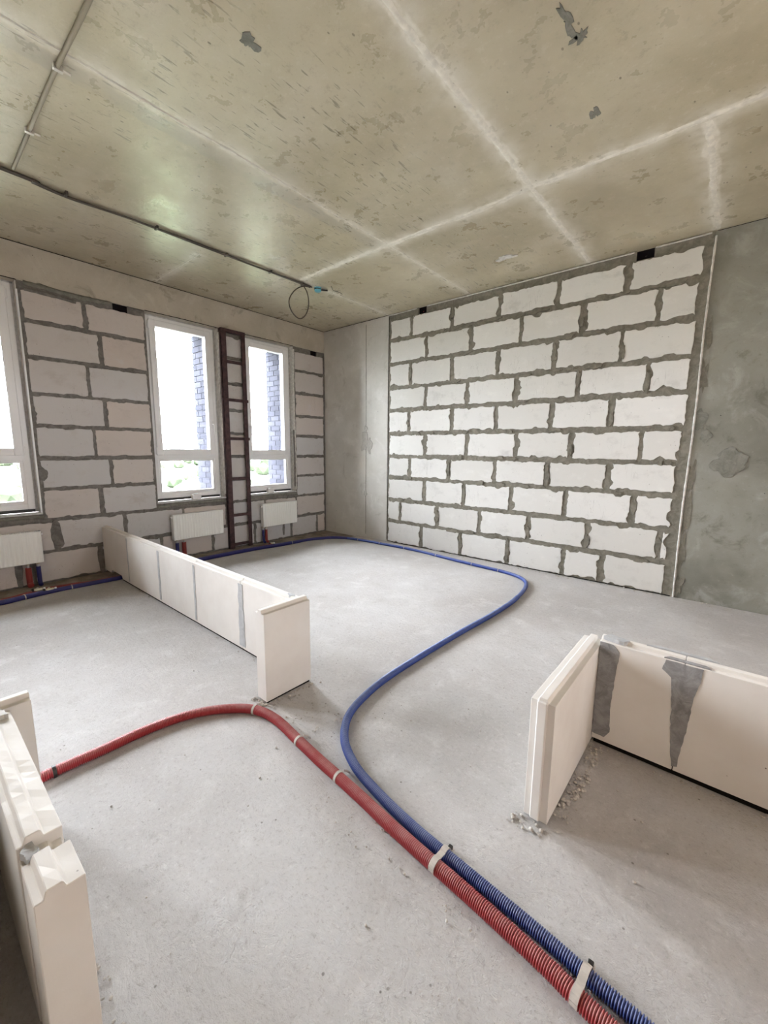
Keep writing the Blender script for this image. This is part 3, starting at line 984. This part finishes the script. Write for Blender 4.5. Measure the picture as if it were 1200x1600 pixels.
smear(pb, [(4.692, .05), (4.742, .045), (4.762, .08), (4.755, .2), (4.762, .33), (4.77, .46), (4.745, .488), (4.692, .488)], PBf, M['glue'], seed=1)
smear(pb, [(4.995, .04), (5.012, .045), (5.018, .12), (5.032, .25), (5.038, .36), (5.052, .43), (5.058, .488), (4.935, .488), (4.925, .445), (4.958, .42), (4.968, .33), (4.975, .22), (4.985, .1)], PBf, M['glue'], seed=2)
PBt = lambda u, v, d: (u, v, .490 + d)
smear(pb, [(4.93, -2.578), (5.08, -2.578), (5.06, -2.55), (4.95, -2.55)], PBt, M['glue'], dep=.006, seed=3)
smear(pb, [(4.86, -2.535), (5.10, -2.53), (5.07, -2.51), (4.9, -2.515)], lambda u, v, d: (u, v, .503 + d), M['gluelt'], dep=.008, seed=5)
smear(pb, [(4.70, -2.56), (4.78, -2.575), (4.80, -2.545), (4.72, -2.52)], lambda u, v, d: (u, v, .494 + d), M['gluelt'], dep=.016, seed=6)
MB().box(4.70, 7.0, -2.572, -2.508, -.004, .0225).build('seal_strip', M['rubber'], pb)
MB().box(4.613, 4.683, -3.15, -2.51, -.004, .0085).build('seal_strip', M['rubber'], pb)
# adhesive ridge up the free end of the cross block

# partition C: left foreground, broken top edge, with a cross block at its far end
pc = thing('gypsum_partition', 'low gypsum partition with a chipped top at the lower left corner', 'partition', (3.7, -4.40, 0), group='low gypsum partitions')
gyp_block('y', -4.95, -4.308, 3.262, 3.342, .008, .490, pc, tongue=.016)
gyp_block('x', 3.346, 3.985, -4.443, -4.363, .010, .487, pc, tongue=.018, rough=.006, seed=2, off=-.14)
gyp_block('x', 4.035, 4.150, -4.443, -4.360, .008, .480, pc, tongue=.016, rough=.007, seed=6, off=-.10)
gyp_block('x', 3.984, 4.036, -4.440, -4.368, .008, .455, pc, tongue=.012, rough=.012, seed=9, mat=M['gyprough'], name='adhesive_joint')
blob(4.012, -4.425, .024, .014, lambda u, v, d: (u, v, .455 + d), M['gluelt'], pc, 'adhesive_lump', .014, 64, rag=.35)
blob(3.375, -4.385, .022, .012, lambda u, v, d: (u, v, .462 + d), M['plaster'], pc, 'adhesive_lump', .02, 65, rag=.6)
MB().box(3.35, 4.145, -4.438, -4.368, -.004, .0105).build('seal_strip', M['rubber'], pc)
MB().box(3.268, 3.336, -4.94, -4.32, -.004, .0085).build('seal_strip', M['rubber'], pc)
# unseen panel added past the left edge, set close to shade the duct
pd = thing('gypsum_partition', 'low gypsum partition closing the dark duct beyond the left edge', 'partition', (3.9, -4.58, 0), group='low gypsum partitions')
for a, b in ((3.346, 4.0), (4.002, 4.4)):
    gyp_block('x', a, b, -4.615, -4.535, .008, .487, pd)

# ================================================================ STEEL LADDER FRAME between the windows
ld_ = thing('ladder_frame', 'dark brown primed steel ladder-like frame standing between the two windows', 'steel frame', (.02, -1.57, 0))
def angle(m, x0, x1, y0, y1, z0, z1, t=.006, side=1):
    m.box(x0, x1, y0 if side < 0 else y1 - t, y0 + t if side < 0 else y1, z0, z1)
    m.box(x1 - t, x1, y0, y1, z0, z1)
m = MB()
angle(m, .010, .055, -1.742, -1.668, -.02, 2.775, side=-1)
m.build('stile', M['steel'], ld_)
m = MB()
angle(m, .010, .055, -1.458, -1.405, -.02, 2.775, side=1)
m.build('stile', M['steel'], ld_)
for z in (2.391, 1.922, 1.434, .916, .43, .036):
    e = .02 if z in (1.922, 1.434) else 0
    MB().box(.044, .062, -1.735 - e, -1.41 + e, z - .018, z + .018, bev=.002).build('rung', M['steel'], ld_)
MB().box(.012, .062, -1.742, -1.405, 2.742, 2.782, bev=.002).build('rung', M['steel'], ld_)

# ================================================================ RADIATORS
def radiator(y0, y1, z0, z1, label):
    o = thing('radiator', label, 'radiator', (.07, (y0 + y1) / 2, z0), group='panel radiators under the windows')
    xf, xb = .100, .035
    # ribbed front panel
    ny, nz = 120, 9
    vs, fs = [], []
    ribs = round((y1 - y0 - .04) / .0333)
    for j in range(nz):
        tz = [0, .012, .035, .06, .5, .94, .965, .988, 1][j]
        for i in range(ny + 1):
            ty = i / ny
            y = y0 + (y1 - y0) * ty
            yy = (y - y0 - .02) / (y1 - y0 - .04)
            d = 0
            if 0 < yy < 1 and .02 < tz < .98:
                ph = (yy * ribs) % 1
                d = -.0065 * (0.5 - 0.5 * math.cos(2 * math.pi * ph)) ** .6 * (1 if .05 < tz < .95 else .5)
            ed = min(y - y0, y1 - y)
            d -= max(0, .006 - ed)
            if j in (0, nz - 1):
                d -= .006
            vs.append((xf + d, y, z0 + (z1 - z0) * tz))
    for j in range(nz - 1):
        for i in range(ny):
            a = j * (ny + 1) + i
            fs.append((a, a + 1, a + ny + 2, a + ny + 1))
    MB().add(vs, fs).build('front_panel', M['rad'], o, smooth=True)
    MB().box(xb, xb + .012, y0 + .004, y1 - .004, z0 + .004, z1 - .006, bev=.002).build('back_panel', M['rad'], o)
    for yy in (y0 + .001, y1 - .007):
        MB().box(xb - .002, xf - .006, yy, yy + .006, z0 + .003, z1 + .002, bev=.0015).build('side_panel', M['rad'], o)
    m = MB()
    n = int((y1 - y0) / .016)
    m.box(xb, xb + .008, y0, y1, z1 - .003, z1 + .002)
    m.box(xf - .012, xf - .004, y0, y1, z1 - .003, z1 + .002)
    for k in range(n + 1):
        y = y0 + (y1 - y0 - .007) * k / n
        m.box(xb + .008, xf - .012, y, y + .007, z1 - .002, z1 + .001)
    m.build('top_grille', M['rad'], o)
    m = MB()
    for k in range(int((y1 - y0) / .05)):
        m.box(xb + .014, xf - .02, y0 + .02 + k * .05, y0 + .045 + k * .05, z0 + .012, z1 - .012)
    m.build('convector_fins', M['slot'], o)
    for y in (y0 + .08, y1 - .08):
        MB().box(.006, xb, y - .015, y + .015, z0 + .03, z1 - .02).build('wall_bracket', M['pvc'], o)
    v = MB().tube([(.07, y0 + .002, z1 - .035), (.07, y0 - .016, z1 - .035)], .013, 10).build('air_vent', M['pvc'], o, smooth=False)
    MB().tube([(.07, y0 - .010, z1 - .035), (.07, y0 - .018, z1 - .035)], .006, 8).build('vent_screw', M['black'], v)
    MB().tube([(.07, y1 - .002, z1 - .03), (.07, y1 + .014, z1 - .03)], .010, 10).build('end_plug', M['pvc'], o)
    return o
radiator(-4.29, -3.681, .215, .515, 'white ribbed panel radiator cut by the left edge of the picture')
radiator(-2.468, -1.84, .222, .527, 'white ribbed panel radiator behind the long low partition')
radiator(-1.25, -.66, .215, .542, 'white ribbed panel radiator right of the steel ladder frame, nearest the corner')

# short red and blue pipe tails rising into each radiator
def riser(y, col, z1, label, x=.068, z0=-.015, r=.014):
    o = thing('riser_pipe', label, 'pipe', (x, y, z0))
    MB().tube([(x + .04, y, z0 + r), (x + .015, y, z0 + r + .006), (x, y, z0 + .05), (x, y, z1 - .045)], r, 10).build('insulation', M[col], o, smooth=True)
    MB().tube([(x, y, z1 - .05), (x, y, z1 - .008)], .010, 8).build('bare_pipe', M['pvcdirty'], o, smooth=True)
    MB().tube([(x, y, z1 - .022), (x, y, z1 + .004)], .013, 6).build('union_nut', M['brass'], o)
    return o
riser(-3.80, 'redpipe', .22, 'red insulated pipe tail under the leftmost radiator', r=.024)
riser(-3.725, 'bluepipe', .22, 'blue insulated pipe tail under the leftmost radiator', r=.018)
riser(-2.425, 'bluepipe', .227, 'blue insulated pipe tail under the radiator behind the partition', r=.020)
riser(-2.345, 'redpipe', .227, 'red insulated pipe tail under the radiator behind the partition', r=.025)
riser(-1.238, 'bluepipe', .22, 'blue insulated pipe tail under the radiator nearest the corner', r=.016)
riser(-1.190, 'redpipe', .22, 'red insulated pipe tail under the radiator nearest the corner', r=.018)
blob(3.86, .13, .03, .14, PL, M['mortarL'], wl_, 'mortar_dab', .012, 56)
blob(.845, .12, .018, .10, PL, M['mortarL'], wl_, 'mortar_dab', .010, 57)

# ================================================================ HOSES on the floor
BLUE = [(.50, -5.6), (.50, -5.0), (.48, -4.5), (.472, -4.06), (.43, -3.80), (.43, -3.66), (.44, -3.40), (.45, -3.20), (.43, -2.9), (.38, -2.55), (.345, -2.25), (.345, -1.95), (.345, -1.70), (.38, -1.35), (.417, -1.078), (.45, -.74), (.52, -.52), (.70, -.33), (.99, -.261), (1.509, -.228), (1.977, -.22), (2.53, -.285), (2.977, -.33), (3.28, -.36), (3.501, -.45), (3.631, -.661), (3.70, -1.087), (3.702, -1.535), (3.678, -1.956), (3.662, -2.40), (3.660, -2.80), (3.686, -3.029), (3.737, -3.2), (3.836, -3.327), (3.96, -3.403), (4.096, -3.446), (4.326, -3.485), (4.606, -3.507), (4.805, -3.522), (5.04, -3.548), (5.6, -3.60)]
RED = [(3.10, -5.3), (3.098, -4.8), (3.097, -4.264), (3.104, -4.069), (3.105, -3.93), (3.122, -3.80), (3.164, -3.676), (3.242, -3.567), (3.35, -3.482), (3.491, -3.456), (3.688, -3.476), (3.862, -3.495), (4.008, -3.507), (4.139, -3.519), (4.278, -3.535), (4.45, -3.550), (4.615, -3.562), (4.826, -3.583), (4.974, -3.606), (5.5, -3.67)]
def fine_hose(path, r, near, r_far, pitch=.0066):
    """corrugated where the photograph shows the rings, plain further off"""
    m = MB()
    P = spline(path, pitch / 4)
    pts, rad, ph = [], [], []
    i = 0
    while i < len(P):
        p = P[i]
        rl = r + (r_far - r) * max(0, min(1, (.95 - p.x) / .35))
        if near(p):
            pts.append(p)
            rad.append(rl + (0.0020, 0.0020, -0.0024, -0.0024)[i % 4])
            ph.append(i % 4)
            i += 1
        else:
            pts.append(p)
            rad.append(rl)
            ph.append(1)
            i += 12
    m.tube(pts, rad, 16)
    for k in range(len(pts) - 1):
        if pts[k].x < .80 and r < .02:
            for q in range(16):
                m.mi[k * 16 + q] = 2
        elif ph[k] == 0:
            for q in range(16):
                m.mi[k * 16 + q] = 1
    return m, P
rb, rr_, r_far = .0175, .0205, .0245
def zpath(path, r):
    out = []
    for x, y in path:
        z = r - .002
        if x < .95 and r < .02:
            f = max(0, min(1, (.95 - x) / .35))
            z = z + (.006 - z) * f
        out.append((x, y, z))
    return out
hb = thing('blue_hose', 'long blue corrugated hose winding across the floor from the window wall', 'hose', (3.7, -1.5, 0))
mb, PB = fine_hose(zpath(BLUE, rb), rb, lambda p: p.x > 3.6 and p.y < -1.0, r_far)
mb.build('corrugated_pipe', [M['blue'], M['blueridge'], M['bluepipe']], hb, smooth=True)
hr = thing('red_hose', 'red corrugated hose curving past the partition end to the foreground', 'hose', (3.7, -3.48, 0))
mr, PRd = fine_hose(zpath(RED, rr_), rr_, lambda p: p.y > -4.4, rr_)
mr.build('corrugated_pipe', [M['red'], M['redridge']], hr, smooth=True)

def nearest(P, x, y):
    i = min(range(len(P)), key=lambda k: (P[k].x - x) ** 2 + (P[k].y - y) ** 2)
    j = min(i + 2, len(P) - 1)
    t = (P[j] - P[max(0, i - 2)]).normalized()
    return P[i], t
def tie(P, x, y, r, label, w=.006, mat='tie', tail=True, grp='ties around the hoses'):
    c, t = nearest(P, x, y)
    m = MB()
    side = Vector((-t.y, t.x, 0))
    ring = []
    n = 18
    vs, fs = [], []
    for k in range(n):
        a = 2 * math.pi * k / n
        for q, rad in ((-w, r + .001), (-w, r + .0038), (w, r + .0038), (w, r + .001)):
            p = c + t * q + side * (rad * math.cos(a)) + Vector((0, 0, 1)) * (rad * math.sin(a))
            vs.append(p)
    for k in range(n):
        k2 = (k + 1) % n
        for q in range(4):
            q2 = (q + 1) % 4
            fs.append((k * 4 + q, k * 4 + q2, k2 * 4 + q2, k2 * 4 + q))
    o = thing('hose_tie', label, 'tie', (c.x, c.y, 0), group=grp)
    m.add(vs, fs)
    m.build('band', M[mat], o)
    if tail:
        m = MB()
        a = c + side * (r + .004)
        m.tube([a + Vector((0, 0, r * .7)), a + side * .018 + Vector((0, 0, r * .2)), a + side * .034 + Vector((0, 0, -r + .005))], .0045, 6)
        m.build('tail', M[mat], o)
    return o
tie(PRd, 3.352, -3.48, rr_, 'tie on the red hose beside the partition end block')
tie(PRd, 3.70, -3.478, rr_, 'tie on the red hose, second from the partition end block')
tie(PRd, 3.985, -3.505, rr_, 'tie on the red hose just before it meets the blue hose')
for q, (x, y) in enumerate(((.99, -.26), (1.38, -.235), (1.80, -.218), (2.33, -.265), (2.86, -.325), (3.2, -.35))):
    tie(PB, x, y, rb, 'thin pale tie on the far blue hose, %s counted from the room corner' % ('first', 'second', 'third', 'fourth', 'fifth', 'sixth')[q], w=.0025, tail=False, grp='thin ties on the far blue hose')
tie(PB, .435, -3.56, r_far, 'thin pale tie on the blue hose in front of the left wall blocks', w=.004, tail=False, grp='thin ties on the far blue hose')
tie(PB, .46, -3.90, r_far, 'thin pale tie on the blue hose at the left edge of the picture', w=.004, tail=False, grp='thin ties on the far blue hose')
tie(PB, .43, -1.02, r_far, 'thin pale tie on the blue hose before the radiator nearest the corner', w=.003, tail=False, grp='thin ties on the far blue hose')
tie(PRd, 3.098, -4.235, rr_, 'dark tie on the red hose where it passes behind the chipped partition', w=.006, mat='black', tail=False)
# shared clamps over both hoses
def clamp(x, label):
    cb, t = nearest(PB, x, -3.52)
    cr, _ = nearest(PRd, x, -3.57)
    side = Vector((-t.y, t.x, 0))
    o = thing('double_clamp', label, 'clamp', ((cb.x + cr.x) / 2, (cb.y + cr.y) / 2, 0), group='clamps over both hoses')
    path = []
    R1, R2 = rr_ + .004, rb + .004
    for k in range(9):
        a = math.pi * (1.05 - .75 * k / 8)
        path.append(cr - side * 0 + side * (R1 * math.cos(a)) + Vector((0, 0, R1 * math.sin(a))))
    for k in range(9):
        a = math.pi * (.70 - .75 * k / 8)
        path.append(cb + side * (R2 * math.cos(a)) + Vector((0, 0, R2 * math.sin(a))))
    e = cb + side * (R2 + .022)
    e.z = .004
    path.append(e)
    w = .010
    vs, fs = [], []
    n = len(path)
    for i, p in enumerate(path):
        tt = (path[min(i + 1, n - 1)] - path[max(i - 1, 0)]).normalized()
        nn = tt.cross(t).normalized()
        if nn.z < 0 and i > 1:
            nn = -nn
        for q, s_ in ((-w, 0), (w, 0), (w, .0025), (-w, .0025)):
            vs.append(p + t * q + nn * s_)
    for i in range(n - 1):
        for q in range(4):
            q2 = (q + 1) % 4
            fs.append((i * 4 + q, i * 4 + q2, i * 4 + 4 + q2, i * 4 + 4 + q))
    MB().add(vs, fs).build('band', M['tie'], o)
    m = MB()
    s0 = cb + side * (R2 + .010)
    m.box(s0.x - .007, s0.x + .007, s0.y - .007, s0.y + .008, .001, .022, bev=.002)
    m.build('anchor', M['black'], o)
clamp(4.475, 'pale clamp holding both hoses, the one further from the viewer')
clamp(4.915, 'pale clamp holding both hoses, the one nearest the lower edge')

# red pipe beside the blue one along the window wall, with fittings
rp = thing('red_wall_pipe', 'dark red insulated pipe lying in the channel along the window wall', 'pipe', (.30, -3.0, -.02))
P2 = spline([(.42, -5.6, -.004), (.40, -4.6, -.004), (.375, -4.05, -.004), (.33, -3.80, .006), (.315, -3.72, .004), (.335, -3.62, .006), (.35, -3.50, .004), (.375, -3.36, .0), (.37, -2.9, -.006), (.32, -2.5, -.006), (.29, -2.2, -.006), (.285, -1.7, -.006), (.30, -1.35, -.002), (.25, -1.22, .0)], .02)
MB().tube(P2, .019, 10).build('insulation', M['redpipe'], rp, smooth=True)
def fitting(x, y, z, label, sc=1.0):
    o = thing('pipe_fitting', label, 'fitting', (x, y, z))
    MB().tube([(x, y - .035 * sc, z), (x, y - .022 * sc, z), (x, y + .022 * sc, z), (x, y + .035 * sc, z)], [.012, .017, .017, .012], 8).build('tee_body', M['brass'], o)
    MB().tube([(x - .04 * sc, y, z + .004), (x, y, z + .002)], .012, 8).build('branch', M['pvcdirty'], o)
    MB().tube([(x, y - .05 * sc, z), (x, y - .034 * sc, z)], .019, 6).build('collar', M['black'], o)
    MB().tube([(x, y + .034 * sc, z), (x, y + .048 * sc, z)], .016, 6).build('collar', M['pvc'], o)
fitting(.335, -3.785, .018, 'metal pipe fitting on the red pipe below the leftmost radiator')
fitting(.425, -3.72, .024, 'metal pipe fitting on the blue pipe below the leftmost radiator')
fitting(.27, -1.24, .010, 'metal pipe fitting on the red pipe below the radiator nearest the corner', .8)

# ================================================================ SILL PIECES
for y0, y1, lab in ((-2.172, -2.065, 'small white plastic piece on the sill left of the ladder frame'), (-1.085, -.985, 'small white plastic piece on the sill right of the ladder frame')):
    o = thing('sill_bracket', lab, 'plastic piece', (-.03, (y0 + y1) / 2, .682))
    MB().box(-.055, .000, y0, y1, .683, .742, bev=.004).build('body', M['pvc'], o)
    MB().box(-.050, -.008, y0 + .012, y1 - .012, .741, .748, bev=.002).build('lid', M['pvcdirty'], o)

# ================================================================ CEILING SERVICES
cdt = thing('ceiling_cable_run', 'pair of dark cables clipped under the ceiling parallel to the window wall', 'cable', (1.25, -3.0, H))
pts = [(1.24, -8.4), (1.25, -6.0), (1.245, -3.87), (1.225, -3.705), (1.20, -3.48), (1.235, -3.10), (1.249, -2.51), (1.25, -1.99), (1.262, -1.41), (1.258, -1.30)]
for s_ in (-.010, .010):
    MB().tube(spline([(x + s_ + .005 * math.sin(y * 5 + s_ * 200), y, H - .011 - (.004 if s_ > 0 else 0)) for x, y in pts], .03), .0075, 8).build('cable', M['cable'], cdt, smooth=True)
for y in (-3.52, -2.92, -2.31, -1.83, -1.42):
    x = 1.235 if y < -3 else 1.25
    MB().box(x - .026, x + .026, y - .008, y + .008, H - .024, H + .001, bev=.002).build('clip', M['cable'], cdt)
cd2 = thing('ceiling_conduit', 'beige conduit across the ceiling at top left joining the cable run', 'conduit', (2.4, -3.816, H))
MB().tube(spline([(7.1, -3.80, H - .011), (4.0, -3.81, H - .011), (2.89, -3.812, H - .011), (2.41, -3.819, H - .012), (1.79, -3.816, H - .011), (1.285, -3.812, H - .012)], .05), .0105, 10).build('tube', M['tube_beige'], cd2, smooth=True)
for x in (2.42, 1.80):
    m = MB()
    m.box(x - .010, x + .010, -3.835, -3.795, H - .026, H + .001, bev=.002)
    m.tube([(x, -3.797, H - .012), (x, -3.765, H - .012)], .006, 8)
    m.build('clip', M['metalclip'], cd2)
lp = thing('hanging_cable_loop', 'brown cable loop hanging from the ceiling near the cyan junction cup', 'cable', (1.25, -1.40, H))
MB().tube(spline([(1.25, -1.31, H - .012), (1.25, -1.40, 3.075), (1.25, -1.50, 3.02), (1.25, -1.58, 2.93), (1.25, -1.605, 2.85), (1.25, -1.57, 2.77), (1.25, -1.49, 2.725), (1.25, -1.42, 2.745), (1.25, -1.36, 2.82), (1.25, -1.335, 2.92), (1.25, -1.355, 3.02), (1.25, -1.41, 3.085)], .012), .0058, 8).build('cable', M['cable'], lp, smooth=True)
jb = thing('junction_cup', 'small cyan plastic junction cup on the ceiling where the cables end', 'junction box', (1.29, -1.235, H))
MB().tube([(1.29, -1.235, H - .002), (1.29, -1.235, H - .04), (1.29, -1.235, H - .045)], [.040, .036, .030], 16).build('cup', M['cyan'], jb)
MB().tube([(1.29, -1.235, H - .016), (1.29, -1.235, H - .024)], .0405, 16).build('rim', M['black'], jb)
MB().tube(spline([(1.28, -1.20, H - .012), (1.31, -1.16, H - .014), (1.33, -1.12, H - .010)], .01), .009, 8).build('cable_end', M['black'], jb, smooth=True)
ws = thing('wire_stub', 'thin bare wire stub bent under the ceiling right of the cyan cup', 'wire', (1.40, -1.05, H))
MB().tube(spline([(1.44, -1.17, H - .002), (1.40, -1.10, H - .02), (1.40, -1.02, H - .012), (1.37, -.93, H - .006)], .01), .0028, 6).build('wire', M['cable'], ws, smooth=True)
# loose cables in the wall holes
for k, (x0, x1, lab) in enumerate([(1.80, 1.90, 'dark red cable end in the small hole at the top of the block wall'), (4.21, 4.31, 'dark cable end in the black hole at the top right of the block wall')]):
    o = thing('cable_end', lab, 'cable', (x0, .04, 3.03))
    MB().tube(spline([(x0 + .02, .07, 3.05), (x0 + .05, .03, 3.045), (x1 - .02, .05, 3.06)], .01), .008, 8).build('cable', M['redpipe'] if k == 0 else M['black'], o, smooth=True)

# ================================================================ RUBBLE
rr = random.Random(21)
m = MB()
def crumbs(n, x0, x1, y0, y1, s0=.002, s1=.007):
    for _ in range(n):
        x, y = rr.uniform(x0, x1), rr.uniform(y0, y1)
        s_ = rr.uniform(s0, s1) * rr.uniform(.5, 1)
        m.add([(x + v.x * s_ * rr.uniform(.7, 1.3), y + v.y * s_ * rr.uniform(.7, 1.3), s_ * .4 + v.z * s_ * rr.uniform(.5, .9)) for v in iv], ifc)
crumbs(90, .8, 3.25, -3.20, -3.168)
crumbs(60, 3.335, 3.40, -3.42, -3.08, .003, .009)
crumbs(40, 3.24, 3.34, -3.43, -3.40, .003, .010)
crumbs(34, 4.57, 4.69, -3.23, -3.17, .002, .010)
crumbs(110, 4.693, 4.75, -3.1, -2.6, .003, .011)
crumbs(90, 4.70, 6.0, -2.62, -2.584, .002, .008)
crumbs(60, 3.5, 3.72, -3.46, -3.2, .002, .007)
crumbs(25, 4.0, 4.6, -3.66, -3.58, .002, .006)
crumbs(60, 3.36, 4.2, -4.355, -4.30, .003, .009)
crumbs(160, 1.35, 5.5, -.09, -.015, .003, .010)
crumbs(80, 4.2, 4.95, -3.556, -3.54, .002, .006)
crumbs(260, 2.5, 6.0, -4.3, -1.2, .0015, .006)
crumbs(60, 3.28, 3.62, -.62, -.42, .002, .006)
o = m.build('mortar_crumbs', M['crumb'])
tag(o, 'small grey mortar crumbs strewn along the partitions and hoses', 'rubble', kind='stuff')
